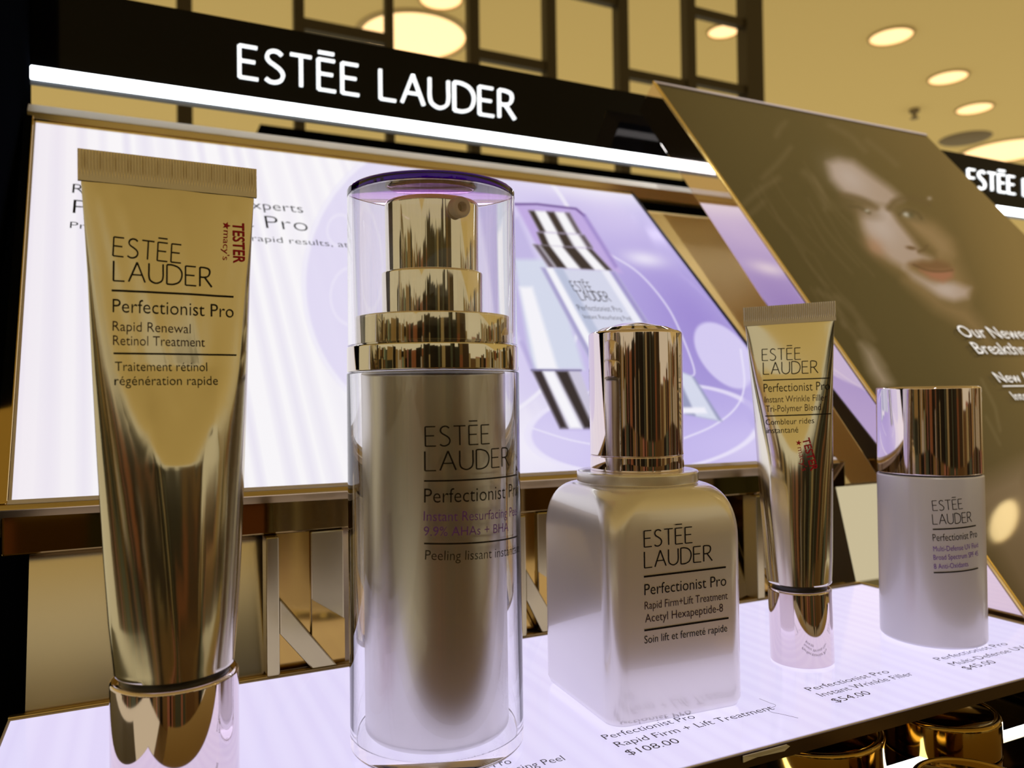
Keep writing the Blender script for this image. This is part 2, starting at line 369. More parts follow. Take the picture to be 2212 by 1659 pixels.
# lit shelf
shelf = thing('lit_shelf', 'glowing lilac-white shelf panel with printed names and prices under the products', 'shelf', (0, 0, 0))
nx, ny = 420, 24
P = quad_grid(*[np.array(q) for q in ((SL+.001, SF+.0006, 0), (SR-.001, SF+.0006, 0), (SR-.001, SB-.0022, 0), (SL+.001, SB-.0022, 0))], nx, ny)
xs = P[..., 0].ravel()
st = np.zeros_like(xs)
for x in np.arange(SL, SR, .0068):
    w = .0018+.0016*rng.random(); st += .55*np.clip(1-np.abs((xs-x-.002*rng.random())/w), 0, 1)**.5
st = np.clip(st, 0, 1)[:, None]
cols = (1-st)*np.array(lin(221, 212, 246))+st*np.array(lin(229, 222, 251))
face = printed_sheet('lit_surface', P, cols, attr_mat('lit_shelf_print', emit=1.02, rough=.12, spec=.35), shelf)
mb = MB(); mb.box((SL, SF, -.0028), (SR, SB, -.0002)); bevel(mb.build('acrylic_sheet', M['clear_edge'], shelf, smooth=False), .0004, 2)
mb = MB(); mb.box((SL+.002, SF+.004, -.0046), (SR, SB-.003, -.0028)); mb.build('light_box', M['gold_dark'], shelf, smooth=False)
mb = MB(); mb.box((SL, SB, -.010), (SR+.0018, SB+.0022, .0004)); mb.box((SR, SF+.01, -.010), (SR+.0018, SB, .0004)); bevel(mb.build('gold_rim', M['gold_satin'], shelf, smooth=False), .0004, 2)
mb = MB(); mb.box((SL, SF-.0004, -.0040), (SR, SF, -.0003)); mb.build('front_trim', M['front_trim'], shelf, smooth=False)
a = at_y(1602, 1630, SF-.0004); b2 = at_y(1690, 1604, SF-.0004)
mb = MB(); zt = -.0004
mb.prism([(a[0], SF-.0008, zt), (a[0], SF-.0008, zt-.0016), (a[0]+.35*(b2[0]-a[0]), SF-.0005, zt-.0013), (b2[0], SF-.0008, zt-.0015), (b2[0]+.002, SF-.0008, zt-.0006), (b2[0]+.001, SF-.0008, zt)], (0, -.0003, 0))
tag(mb.build('tape_scrap', M['tape'], shelf, smooth=False), 'torn scrap of clear tape on the shelf front edge')
fz = lambda uv: np.column_stack([uv, np.full(len(uv), .0003)])
capS = .0029
def shelf_line(let, txt, l, r):
    A = at_z(*l, 0); B = at_z(*r, 0); put_text(let, 'w', txt, (A[0], A[1]), (B[0], A[1]+.15*(B[1]-A[1])), capS, fz, thin=-.004)
for cap_ in ([('Perfectionist Pro', (1309, 1600), (1497, 1549)), ('Rapid Firm + Lift Treatment', (1336, 1616), (1672, 1533)), ('$108.00', (1360, 1634), (1468, 1604))],
             [('Perfectionist Pro', (1751, 1495), (1925, 1455)), ('Instant Wrinkle Filler', (1777, 1507), (1980, 1461)), ('$54.00', (1808, 1520), (1882, 1500))],
             [('Perfectionist Pro', (2030, 1429), (2177, 1393)), ('Multi-Defense UV Fluid', (2062, 1440), (2260, 1390)), ('$45.00', (2091, 1449), (2154, 1433))],
             [('Perfectionist Pro', (905, 1699), (1106, 1650)), ('Instant Resurfacing Peel', (925, 1716), (1221, 1643))],
             [('Perfectionist Pro', (270, 1805), (470, 1760)), ('Rapid Renewal Retinol Treatment', (290, 1830), (700, 1735))]):
    let = MB()
    for q_ in cap_: shelf_line(let, *q_)
    let.build('price_lettering', M['grey_print'], shelf, smooth=False)
mb = MB(); g0 = .3170
mb.box((g0, SF-.02, -.010), (.3195, SB-.01, -.002)); gr = mb.build('edge_channel', M['black_gloss'], shelf, smooth=False)
tag(gr, 'black channel along the right end of the shelf')

# backlit panel leaning back
TH = math.radians(44); ES = np.array([0, math.sin(TH), math.cos(TH)]); EN = np.array([0, -math.cos(TH), math.sin(TH)])
PP = np.array([0, .277, .0605])
def pan(x, y, off=0.): return on(x, y, EN, PP+EN*off)
panel = thing('backlit_panel', 'leaning backlit lilac advertising panel with pump bottle picture in a gold frame', 'light panel', (0, 0, 0))
c00, c10, c11, c01 = pan(18, 1086), pan(1797, 991), pan(1365, 421), pan(73, 264)
NU, NV = 760, 400
P = quad_grid(c00, c10, c11, c01, NU, NV); G = P.reshape(-1, 3); px, py = proj(G)
uu = np.tile(np.linspace(0, 1, NU), NV); vv = np.repeat(np.linspace(0, 1, NV), NU)
pt = Paint(px, py, (252, 250, 254))
stripe = np.zeros(len(px)); u0 = 0.0
while u0 < 1:
    w = .006+.008*rng.random(); stripe = np.maximum(stripe, np.clip(1-np.abs(uu-u0)/w, 0, 1)**.6*(.35+.5*rng.random())); u0 += .020+.012*rng.random()
pt.mix((228, 222, 242), stripe*.8*np.clip(1.15-uu*1.3, 0, 1)); pt.mix((240, 229, 240), np.clip(1-uu/.10, 0, 1)*.5)
#PANEL_ART
pt.ell(962, 610, 305, 320, 6, (226, 219, 248), soft=.03, a=.85)
pt.mix((205, 194, 241), np.clip((px-900-(py-420)*.25)/330, 0, .85)*np.clip((uu-.35)/.1, 0, 1))
pt.glow(1540, 790, 230, 210, 30, (150, 135, 212), .75); pt.glow(1390, 640, 120, 260, -30, (166, 150, 220), .7)
pt.glow(1330, 455, 110, 70, 20, (214, 203, 244), .8); pt.glow(1180, 985, 160, 60, 0, (232, 226, 252), .8); pt.glow(1395, 560, 45, 16, 10, (244, 240, 255), .9)
pt.glow(1300, 405, 230, 34, 7, (244, 240, 254), .9); pt.glow(1165, 960, 150, 70, 0, (246, 242, 255), .9); pt.glow(1150, 620, 60, 190, -20, (228, 222, 250), .6); pt.glow(1500, 690, 60, 120, -35, (148, 128, 208), .6); pt.glow(1600, 960, 150, 60, 0, (222, 212, 250), .7)
pt.ell(1390, 925, 250, 95, -4, (196, 184, 242), soft=.04, a=.55); pt.ell(1390, 925, 250, 95, -4, (240, 235, 255), ring=3, a=.8)
pt.ell(1565, 768, 85, 48, 50, (216, 208, 247), soft=.05, a=.95); pt.ell(1700, 900, 110, 70, 40, (190, 178, 236), soft=.05, a=.8)
pt.line([(1310, 545), (1380, 590), (1440, 660), (1475, 730), (1500, 800), (1490, 815)], (232, 226, 252), 3.5, 3, .9, True)
pt.line([(1600, 755), (1608, 830), (1590, 880), (1540, 920), (1470, 950)], (235, 230, 254), 4, 3, .9, True)
pt.line([(1150, 925), (1230, 950), (1310, 965)], (240, 236, 255), 3.5, 3, .8, True)
pt.ell(735, 498, 28, 34, 0, (238, 233, 252), ring=3, a=.7); pt.ell(760, 640, 46, 62, 0, (238, 233, 252), ring=3, a=.7); pt.ell(962, 610, 305, 320, 6, (244, 241, 254), ring=4, a=.8)
# left bottle of the picture
pt.poly([(1010, 470), (1120, 470), (1260, 790), (1150, 800)], (196, 186, 232), 6); pt.poly([(1110, 560), (1190, 560), (1262, 798), (1150, 798)], (214, 220, 240), 6)
pt.poly([(1122, 620), (1150, 620), (1205, 798), (1160, 798)], (248, 247, 254), 5); pt.poly([(1055, 450), (1076, 450), (1092, 545), (1066, 545)], (120, 110, 130), 4); pt.poly([(1030, 480), (1052, 480), (1060, 540), (1040, 540)], (170, 165, 200), 4)
pt.poly([(1126, 740), (1150, 800), (1300, 925), (1215, 925)], (150, 135, 200), 8, .6)
pt.poly([(1148, 800), (1252, 800), (1300, 925), (1212, 925)], (205, 200, 222), 3)
pt.poly([(1150, 800), (1170, 800), (1226, 925), (1210, 925)], (52, 44, 50), 4); pt.poly([(1200, 801), (1226, 801), (1282, 925), (1262, 925)], (48, 42, 46), 4); pt.poly([(1173, 802), (1196, 802), (1256, 925), (1232, 925)], (250, 249, 255), 4)
pt.line([(1148, 799), (1255, 800)], (130, 125, 165), 4)
# right bottle of the picture
pt.poly([(1112, 440), (1250, 452), (1268, 470), (1345, 590), (1190, 590)], (194, 172, 230), 4)
pt.line([(1112, 441), (1160, 441), (1244, 451), (1262, 466)], (108, 82, 150), 5, 3, .9); pt.line([(1262, 466), (1330, 575)], (150, 130, 200), 8, 6, .7)
def stripes(TL, TR, BRr, BL, bands):
    TL, TR, BRr, BL = map(np.array, (TL, TR, BRr, BL))
    for a, b_, c_ in bands: pt.poly([TL+(TR-TL)*a, TL+(TR-TL)*b_, BL+(BRr-BL)*b_, BL+(BRr-BL)*a], c_, 3)
DK, WH = (50, 42, 44), (250, 249, 253)
ban = [(0, 1, (205, 200, 212)), (0, .14, DK), (.16, .42, WH), (.44, .62, DK), (.66, .86, WH), (.9, 1, (90, 80, 90))]
stripes((1142, 455), (1230, 460), (1256, 505), (1166, 500), ban); stripes((1160, 502), (1262, 508), (1280, 535), (1172, 530), ban)
stripes((1150, 528), (1278, 538), (1322, 585), (1184, 577), [(0, 1, (200, 195, 208)), (.02, .10, (90, 80, 92)), (.14, .30, DK), (.30, .50, WH), (.52, .72, DK), (.74, .90, WH), (.92, 1, DK)])
stripes((1168, 578), (1328, 586), (1522, 882), (1330, 882), [(0, 1, (214, 217, 238)), (0, .07, (170, 165, 210)), (.07, .16, (248, 248, 255)), (.18, .30, (188, 196, 222)), (.82, .92, (240, 240, 252)), (.93, 1, (160, 150, 205))])
stripes((1440, 790), (1500, 815), (1560, 910), (1480, 895), [(0, 1, (150, 155, 190)), (.3, .9, (215, 220, 240))])
pt.poly([(1452, 880), (1522, 880), (1528, 893), (1458, 893)], (244, 243, 254), 3)
face = printed_sheet('lit_picture', P, pt.linear(), attr_mat('lit_panel_print', emit=.95, rough=.15, spec=.3), panel)
def pan_uv(P3): return P3
PX0 = pan(150, 420); eX = np.array([1., 0, 0])
def pan_map(uv): return np.outer(uv[:, 0], eX)+np.outer(uv[:, 1], ES)+PP+EN*.0006
def pan_c(x, y): q = pan(x, y)-PP; return np.array([q[0], q@ES])
let = MB()
def pan_line(txt, l, r, capx, mi=0, kind='w', thin=-.008, weight=.085):
    A = pan_c(*l); B = pan_c(*r); T_ = pan_c(l[0], l[1]-capx); put_text(let, kind, txt, A, (B[0], A[1]+.0*(B[1]-A[1])), T_[1]-A[1], pan_map, mi, thin=thin, weight=weight)
pan_line('Rapid Resurfacing Experts', (156, 419), (657, 469), 20); pan_line('Perfectionist Pro', (157, 463), (668, 508), 30, thin=-.015); pan_line('Proven performance for rapid results, at home', (151, 495), (834, 543), 14)
let.build('headline_lettering', M['ink'], panel, smooth=False); let = MB()
pan_line('ESTEE', (1240, 630), (1282, 630), 20, 1, 'brand', weight=.11); pan_line('LAUDER', (1255, 650), (1318, 650), 20, 1, 'brand', weight=.11)
pan_line('Perfectionist Pro', (1250, 672), (1342, 672), 12, 1); pan_line('Instant Resurfacing Peel', (1262, 690), (1362, 690), 9, 1)
let.build('bottle_lettering', [M['ink'], M['grey_print']], panel, smooth=False)
def barbox(a, b, wdir, w, up, dn):                    # a bar along a-b, w wide along wdir, from EN*dn to EN*up
    mbx = MB(); q = [a+EN*dn, b+EN*dn, b+wdir*w+EN*dn, a+wdir*w+EN*dn]; mbx.prism(q, EN*(up-dn)); return mbx
FW = .0042
L_ = barbox(c00-ES*.002, c01+ES*.003, -eX, FW, .0022, -.012); bevel(L_.build('frame_side', M['gold'], panel, smooth=False), .0005, 2)
R_ = barbox(c10-ES*.002, c11+ES*.003, eX, .0012, .0012, -.012); R_.build('frame_side', M['dark_gap'], panel, smooth=False)
T_ = barbox(c01-eX*FW, c11+eX*.0012, ES, .0016, .0014, -.012); bevel(T_.build('frame_top', M['gold_dark'], panel, smooth=False), .0004, 2)
B_ = barbox(c00-eX*FW, c10+eX*.0012, -ES, .0018, .0016, -.012); bevel(B_.build('acrylic_lip', M['clear_edge'], panel, smooth=False), .0004, 2)
Z_ = barbox(c00-eX*FW-ES*.0018, c10+eX*.0012-ES*.0018, -ES, .0022, .0016, -.012); bevel(Z_.build('frame_bottom', M['gold_satin'], panel, smooth=False), .0004, 2)
W_ = barbox(c00, c01, eX, .0009, .0008, -.001); W_.build('acrylic_edge', M['clear_edge'], panel, smooth=False)
K_ = barbox(c00-eX*FW, c10, ES, .2361, -.003, -.010); K_.build('housing', M['gold_dark'], panel, smooth=False)

# support bar below the panel
zb = c00[2]-.0032
mb = MB(); mb.box((at_y(1, 1150, .277)[0], .2775, zb-.0128), (.312, .2835, zb)); o = bevel(mb.build('support_bar', M['bar'], smooth=False), .0008, 3)
tag(o, 'polished gold support bar running under the backlit panel', 'bar')
# gold rail above the panel
RY = .458; z0, z1, z2 = at_y(68, 258, RY)[2], at_y(68, 241, RY)[2], at_y(68, 224, RY)[2]
rail = thing('gold_rail', 'gold rail with pale top edge between the sign and the lit panel', 'rail', (0, 0, 0))
mb = MB(); mb.box((XH, RY, z0-.004), (.46, RY+.008, z1)); mb.build('rail_body', M['gold_satin'], rail, smooth=False)
mb = MB(); hh = (z2-z1)*1.35; mb.prism([(XH, RY-.0004, z1), (.46, RY-.0004, z1), (.46, RY-.0004+hh, z1+hh), (XH, RY-.0004+hh, z1+hh)], (0, .002, -.0005)); mb.build('pale_top', M['pale_trim'], rail, smooth=False)

# gold plates behind
bp = thing('gold_back_plate', 'brushed gold plate behind the shelf, under the backlit panel', 'plate', (0, 0, 0))
xl = at_y(57, 1300, .283)[0]
def lower(Y0, Z0, Y1, Z1, X0, X1, th=.003): return [(X0, Y0, Z0), (X1, Y0, Z0), (X1, Y1, Z1), (X0, Y1, Z1)]
mb = MB(); mb.prism(lower(.2775, -.008, .2935, .056, xl, .3195), (0, .003, 0)); mb.build('lower_plate', M['gold_wall'], bp, smooth=False)
mb = MB(); q = [pan(57, 1100)-EN*.03]; A = PP-EN*.022
mb.prism([np.array([.25, 0, 0])+A+ES*.0, np.array([.50, 0, 0])+A, np.array([.50, 0, 0])+A+ES*.250, np.array([.25, 0, 0])+A+ES*.250], -EN*.002); mb.build('upper_plate', M['gold_paint'], bp, smooth=False)
mb = MB(); mb.box((-.0475, .2965, -.05), (xl+.0, .300, .06)); mb.build('black_backing', M['black_side'], bp, smooth=False)

# brackets under the panel
def bracket(xa, xb, label):
    """two gold cheeks, a dark recess between them and a slanting brace; xa,xb pixel columns of the recess"""
    Y0 = .2765; X0 = at_y(xa, 1300, Y0)[0]; X1 = at_y(xb, 1300, Y0)[0]; w = X1-X0; zt = zb-.0128
    t = thing('shelf_bracket', label, 'bracket', (X0, Y0, 0), group='gold brackets under the lit panel')
    mb = MB(); mb.box((0, .0015, .0), (w, .004, zt)); mb.build('recess', M['gold_dark'], t, smooth=False)
    mb = MB(); mb.box((-.0042, -.004, .0), (0, .005, zt)); bevel(mb.build('cheek', M['bracket'], t, smooth=False), .0005, 2)
    mb = MB(); mb.box((w, .0, .0), (w+.0115, .005, zt)); bevel(mb.build('cheek', M['bracket'], t, smooth=False), .0005, 2)
    mb = MB(); mb.prism([(0, -.004, zt*.56), (0, -.004, zt*.30), (w*.95, -.004, 0.0005), (w+.008, -.004, 0.0005)], (0, .005, 0)); bevel(mb.build('brace', M['bracket'], t, smooth=False), .0005, 2)
    mb = MB(); mb.prism([(w+.0002, -.0004, zt*.50), (w+.0115, -.0004, zt*.33), (w+.0115, -.0004, .0004), (w+.0002, -.0004, .0004)], (0, .0005, 0)); mb.build('gusset', M['gold_dark'], t, smooth=False)
bracket(600, 672, 'gold bracket with slanting brace left of the tall pump bottle'); bracket(1128, 1163, 'gold bracket with slanting brace between the tall bottle and the square bottle'); bracket(1640, 1690, 'gold bracket with slanting brace behind the small foil tube')

# signs
def sign(name, label, X0, X1, text, l, r, topl, lettercap):
    t = thing(name, label, 'sign', (0, 0, 0))
    a = at_y(300, 10, HY); b = at_y(1400, 200, HY); z1 = (a[2]+b[2])/2
    s0 = at_y(67, 141, HY)[2]; s1 = at_y(67, 171, HY)[2]; s2 = at_y(67, 181, HY)[2]
    if name == 'brand_sign': sign.z = (z1, s0, s1, s2)
    z1, s0, s1, s2 = sign.z
    mb = MB(); mb.box((X0, HY, s0), (X1, HY+.006, z1)); bevel(mb.build('board', M['black_gloss'], t, smooth=False), .0006, 2)
    mb = MB(); mb.box((X0, HY-.001, s1), (X1, HY+.004, s0)); bevel(mb.build('light_strip', M['strip'], t, smooth=False), .0008, 2)
    mb = MB(); mb.box((X0, HY, s2), (X1, HY+.002, s1)); mb.build('strip_base', M['strip_end'], t, smooth=False)
    A = at_y(*l, HY); B = at_y(*r, HY); T_ = at_y(*topl, HY); let = MB(); zc = A[2]
    v, f, w = brand(text, .095, .20); sx = (B[0]-A[0])/w; cap = T_[2]-A[2]
    V = np.column_stack([A[0]+v[:, 0]*sx, np.full(len(v), HY-.0016), zc+v[:, 1]*cap])
    let.add(V, f); V2 = V.copy(); V2[:, 1] = HY; n = len(V)
    from collections import Counter
    ec = Counter(tuple(sorted((q[i], q[(i+1) % 4]))) for q in f for i in range(4))
    let.add(np.vstack([V, V2]), [(i, j, j+n, i+n) for (i, j), k in ec.items() if k == 1])
    let.build('lit_lettering', M['letters'], t, smooth=False)
sign('brand_sign', 'black sign board with lit white brand name and white light strip above the lit panel', XH, .50, 'ESTEE LAUDER', (517, 167), (1110, 262), (517, 99), 0)
sign('brand_sign', 'second black lit sign, partly hidden by the brown portrait board at right', .56, 1.15, 'ESTEE LAUDER', (2090, 404), (2330, 470), (2092, 366), 0)

# portrait board with mirrored sides
XP = .320
P0 = np.array([XP, .4409, .3065]); P1 = np.array([XP, .1981, .0019]); BU = (P0-P1)/np.linalg.norm(P0-P1); BN = np.array([0, -BU[2], BU[1]])
def brd(x, y, off=0.): return on(x, y, BN, P0+BN*off)
TR_ = brd(1990, 284); bw = TR_[0]-XP; bl = np.linalg.norm(P0-P1)*1.06
board = thing('portrait_board', 'brown leaning board with portrait of a long-haired woman and gold mirrored sides', 'advertising board', (0, 0, 0))
q0 = P0-BU*bl
mb = MB(); mb.prism([q0, q0+eX*bw, P0+eX*bw, P0], -BN*.022); bevel(mb.build('mirrored_case', M['rose_gold'], board, smooth=False), .0006, 2)
mb = MB(); mb.prism([P0+BN*.0002-BU*.0022, P0+eX*bw+BN*.0002-BU*.0022, P0+eX*bw+BN*.0002, P0+BN*.0002], BN*.0012); mb.build('top_edge', M['poster_cap'], board, smooth=False)
ins = .0012
mb = MB(); mb.prism([q0-eX*.0003, q0+eX*ins, P0+eX*ins, P0-eX*.0003], BN*.0014); bevel(mb.build('edge_strip', M['edge_gold'], board, smooth=False), .0003, 2)
d00, d10, d11, d01 = q0+eX*ins+BN*.0006, q0+eX*bw+BN*.0006, P0+eX*bw+BN*.0006-BU*.0022, P0+eX*ins+BN*.0006-BU*.0022
P = quad_grid(d00, d10, d11, d01, 460, 620); G = P.reshape(-1, 3); px, py = proj(G)
pt = Paint(px, py, (71, 58, 31))
Z = lambda L: [(1560+x/3.393, 260+y/3.393) for x, y in L]
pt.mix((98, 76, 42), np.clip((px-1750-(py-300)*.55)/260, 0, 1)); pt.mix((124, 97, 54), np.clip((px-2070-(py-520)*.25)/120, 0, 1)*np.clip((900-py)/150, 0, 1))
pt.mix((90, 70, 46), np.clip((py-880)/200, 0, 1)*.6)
#FACE_ART
pt.glow(1700, 560, 110, 190, -28, (66, 54, 27), .6); pt.glow(1790, 700, 120, 60, 35, (70, 57, 30), .5)
for k in range(46):
    t_ = rng.random(); x_, y_ = 1590+190*t_+40*rng.random(), 330+360*rng.random(); L_ = 60+90*rng.random()
    pt.line([(x_, y_), (x_+L_*.30, y_+L_*.5), (x_+L_*.75, y_+L_)], [(104, 86, 58), (62, 50, 26)][k % 2], 2+3*rng.random(), 6, .28, True)
SK, SKL, SKD = (172, 146, 128), (190, 168, 156), (140, 110, 78)
pt.poly(Z([(1370, 1120), (1480, 1200), (1640, 1330), (1800, 1360), (1900, 1480), (2000, 1700), (1760, 1500), (1560, 1390), (1330, 1180)]), (122, 95, 60), 16)
pt.poly(Z([(1000, 640), (1240, 620), (1560, 760), (1700, 900), (1740, 1040), (1830, 1230), (1800, 1320), (1640, 1330), (1450, 1220), (1200, 1050), (1060, 900), (1010, 760)]), (124, 96, 60), 18)
pt.poly(Z([(770, 310), (850, 285), (960, 300), (1100, 400), (1230, 490), (1330, 580), (1250, 610), (1240, 640), (1130, 620), (1010, 570), (890, 535), (800, 430)]), SK, 11)
pt.glow(*Z([(930, 420)])[0], 50, 26, 38, SKL, .9)
pt.poly(Z([(1010, 660), (1130, 640), (1240, 640), (1300, 740), (1400, 870), (1455, 930), (1450, 965), (1540, 1010), (1420, 1040), (1380, 1050), (1330, 1080), (1240, 1030), (1110, 930), (1040, 790)]), SK, 11)
pt.glow(*Z([(1170, 790)])[0], 42, 30, 45, SKL, .85); pt.glow(*Z([(1120, 930)])[0], 26, 16, 45, (166, 118, 88), .7); pt.glow(*Z([(1180, 690)])[0], 18, 12, 30, SKL, .8)
pt.poly(Z([(1330, 1080), (1470, 1150), (1570, 1200), (1700, 1190), (1820, 1230), (1800, 1300), (1700, 1320), (1600, 1290), (1400, 1160)]), SK, 9); pt.glow(*Z([(1640, 1240)])[0], 30, 16, 20, SKL, .8)
pt.poly(Z([(1330, 720), (1400, 720), (1560, 790), (1660, 880), (1690, 980), (1600, 990), (1500, 880), (1400, 800)]), (142, 112, 76), 15)
pt.poly(Z([(1230, 640), (1320, 650), (1330, 720), (1420, 830), (1560, 960), (1560, 1000), (1460, 960), (1400, 860), (1300, 740)]), (94, 73, 42), 10)
pt.line(Z([(870, 545), (950, 560), (1040, 590), (1130, 640)]), (88, 66, 40), 9, 12, .75, True); pt.line(Z([(1225, 640), (1270, 590), (1340, 570), (1430, 580), (1510, 610)]), (84, 64, 38), 12, 13, .8, True)
pt.ell(*Z([(1010, 650)])[0], 34, 12, 20, (104, 82, 56), .9, .7); pt.line(Z([(930, 630), (1010, 640), (1080, 680)]), (70, 56, 36), 5, 7, .7, True); pt.glow(*Z([(1062, 662)])[0], 5, 3, 0, (180, 170, 150), .9)
pt.ell(*Z([(1375, 690)])[0], 26, 10, 20, (96, 80, 54), .9, .8); pt.glow(*Z([(1350, 690)])[0], 9, 5, 20, (196, 188, 172), .95); pt.glow(*Z([(1385, 690)])[0], 6, 6, 0, (60, 56, 38), .8); pt.line(Z([(1300, 690), (1350, 655), (1430, 680), (1460, 720)]), (66, 50, 30), 5, 7, .7, True)
pt.ell(*Z([(1385, 935)])[0], 11, 4, 10, (96, 66, 44), .5, .9); pt.line(Z([(1440, 960), (1480, 950), (1500, 920)]), (88, 64, 40), 6, 5, .8)
pt.poly(Z([(1375, 1052), (1470, 1030), (1520, 1040), (1570, 1022), (1660, 1050), (1690, 1095), (1580, 1105), (1470, 1095)]), (112, 74, 48), 7); pt.poly(Z([(1450, 1095), (1560, 1105), (1690, 1098), (1690, 1150), (1620, 1185), (1530, 1160)]), (158, 98, 74), 7)
pt.line(Z([(1400, 1058), (1500, 1098), (1600, 1108), (1690, 1098)]), (72, 44, 28), 3, 3, .8, True)
pt.glow(*Z([(1520, 572)])[0], 5, 4, 0, (170, 150, 130), .9)
for a, b_, c_, w in (((790, 35), (930, 110), (1050, 225), 7), ((1060, 150), (1150, 215), (1280, 325), 6), ((160, 610), (290, 500), (410, 425), 8), ((200, 690), (260, 640), (300, 600), 6), ((600, 380), (700, 480), (760, 640), 9), ((400, 110), (420, 60), (460, 20), 8), ((840, 1290), (960, 1400), (1110, 1610), 8), ((700, 1250), (820, 1330), (900, 1500), 6), ((880, 1480), (960, 1560), (1000, 1628), 6), ((300, 420), (420, 300), (500, 200), 7), ((1000, 1500), (1080, 1640), (1200, 1800), 5)):
    pt.line(Z([a, b_, c_]), (116, 96, 68), w*1.3, 14, .42, True)
pt.poly([(1862, 745), (1885, 760), (1925, 828), (1905, 836), (1880, 800)], (180, 156, 132), 16, .85)
pt.line([(2120, 820), (2150, 880), (2160, 930)], (120, 102, 70), 6, 7, .4); pt.line([(2130, 900), (2160, 960)], (120, 102, 70), 6, 7, .35)
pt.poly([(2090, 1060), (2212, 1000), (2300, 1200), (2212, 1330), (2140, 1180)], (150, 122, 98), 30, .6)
pm = attr_mat('portrait_print', rough=.4, spec=.2, coat=.8)
hp = brd(2165, 1125); v = ray(2165, 1125); v = v-2*(v@BN)*BN; sp = hp+v*(CEIL-hp[2])/v[2]; print('spot', sp)
st_ = ceiling_lamp(sp, .10, 'bright aisle spotlight whose reflection glows on the brown portrait board', 'ceiling_spotlight', M['spot'])
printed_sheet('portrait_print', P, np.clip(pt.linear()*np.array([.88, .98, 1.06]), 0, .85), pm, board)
def brd_map(uv): return np.outer(uv[:, 0], eX)+np.outer(uv[:, 1], BU)+P0+BN*.0022
def brd_c(x, y): q = brd(x, y, .0022)-P0-BN*.0022; return np.array([q[0], q@BU])
let = MB()
def brd_line(txt, l, cap, ratio, kind='w'):
    A = brd_c(*l); T_ = brd_c(l[0]-cap*.65, l[1]-cap); c_ = abs(T_[1]-A[1])
    if kind == 'rule': put_text(let, 'rule', '', A, (A[0]+ratio, A[1]), .0007, brd_map); return
    v, f, w = words(txt, 0); put_text(let, 'w', txt, A, (A[0]+w*c_*ratio, A[1]), c_, brd_map)
brd_line('Our Newest Skin', (2082, 728), 25, 1.0); brd_line('Breakthrough', (2114, 764), 25, 1.0); brd_line('New Advanced', (2160, 826), 22, 1.0); brd_line('', (2166, 834), 10, .09, 'rule'); brd_line('Intense', (2194, 864), 18, 1.0)
let.build('raised_lettering', M['print_white'], board, smooth=False)

# ================================================================== products
class Frame:
    """pixel -> local coordinates of a thing standing at o with rotation R"""
    def __init__(s, o, R=np.eye(3)): s.o = np.array(o, float); s.R = np.asarray(R, float)
    def loc_ray(s, x, y): return s.R.T@(CC-s.o), s.R.T@ray(x, y)
    def plane(s, x, y, yl):                            # local plane y = yl -> (x,z)
        a, v = s.loc_ray(x, y); t = (yl-a[1])/v[1]; p = a+v*t; return np.array([p[0], p[2]])
    def cyl(s, x, y, r):                               # local upright cylinder -> (arc length, z)
        a, v = s.loc_ray(x, y); A = v[0]**2+v[1]**2; B = a[0]*v[0]+a[1]*v[1]; C = a[0]**2+a[1]**2-r*r; D = max(B*B-A*C, 0)
        p = a+v*(-B-math.sqrt(D))/A; return np.array([r*math.atan2(p[0], -p[1]), p[2]])
def cyl_map(r):
    def fn(uv): th = uv[:, 0]/r; return np.column_stack([r*np.sin(th), -r*np.cos(th), uv[:, 1]])
    return fn
def label_lines(mb, lines, pick, fn):
    """lines: (kind, text, left baseline px, right baseline px, cap-top y, material)"""
    for kind, txt, l, r, ytop, mi in lines:
        A = pick(*l); B = pick(*r); cap = abs(pick(l[0], ytop)[1]-A[1])
        if kind == 'rule': put_text(mb, 'rule', '', A, B, cap, fn, mi)
        elif kind == 'brand': put_text(mb, 'brand', txt, A, B, cap, fn, mi, weight=ytop and .075)
        else: put_text(mb, 'w', txt, A, B, cap, fn, mi, thin=-.006 if kind == 't' else -.006)

# ---- tall pump bottle
o = at_z(946, 1600, 0); o[2] = .0003; K = math.hypot(o[0], o[1]); R2 = .0231
rz_ = math.atan2(o[0], o[1])                            # faces the viewer
b2t = thing('pump_bottle', 'tall silver pump bottle with clear cap and purple lid disc', 'bottle', o, rotz(-rz_)); fr = Frame(o, rotz(-rz_))
hz = lambda y, x=946: height(o, x, y)-o[2]
zr0, zr1, zt = hz(804), hz(751), hz(417)
mb = MB(); mb.lathe(profile([(0, .004), (R2-.0052, .004), (R2-.0036, .0045), (R2-.0036, zr0-.0008), (R2-.0006, zr0-.0004)], .0003), 96)
mb = MB(); ri = .0194
mb.lathe(profile([(0, .0042), (ri-.0012, .0042), (ri, .0056), (ri, zr0-.0012), (0, zr0-.0012)], .0006), 96); mb.build('inner_body', M['body_silver'], b2t, angle=50)
mb = MB(); mb.lathe(profile([(0, 0), (R2-.0012, 0), (R2, .0012), (R2, zr0-.0002), (R2-.0012, zr0-.0002), (R2-.0012, .0040), (0, .0036)], .0004), 128); mb.build('clear_shell', M['clear'], b2t, angle=50)
mb = MB(); mb.lathe(profile([(R2-.0026, zr0), (R2-.0001, zr0), (R2-.0001, zr1), (R2-.003, zr1), (R2-.003, zr1+.0008), (.0208, zr1+.0009)], .0004), 128)
mb.lathe(profile([(R2-.003, zr1-.001), (.0207, zr1), (.0207, hz(689)), (.0150, hz(689)+.0002), (.0140, hz(689))], .0004), 128); mb.build('gold_ring', M['pumpgold'], b2t, angle=50)
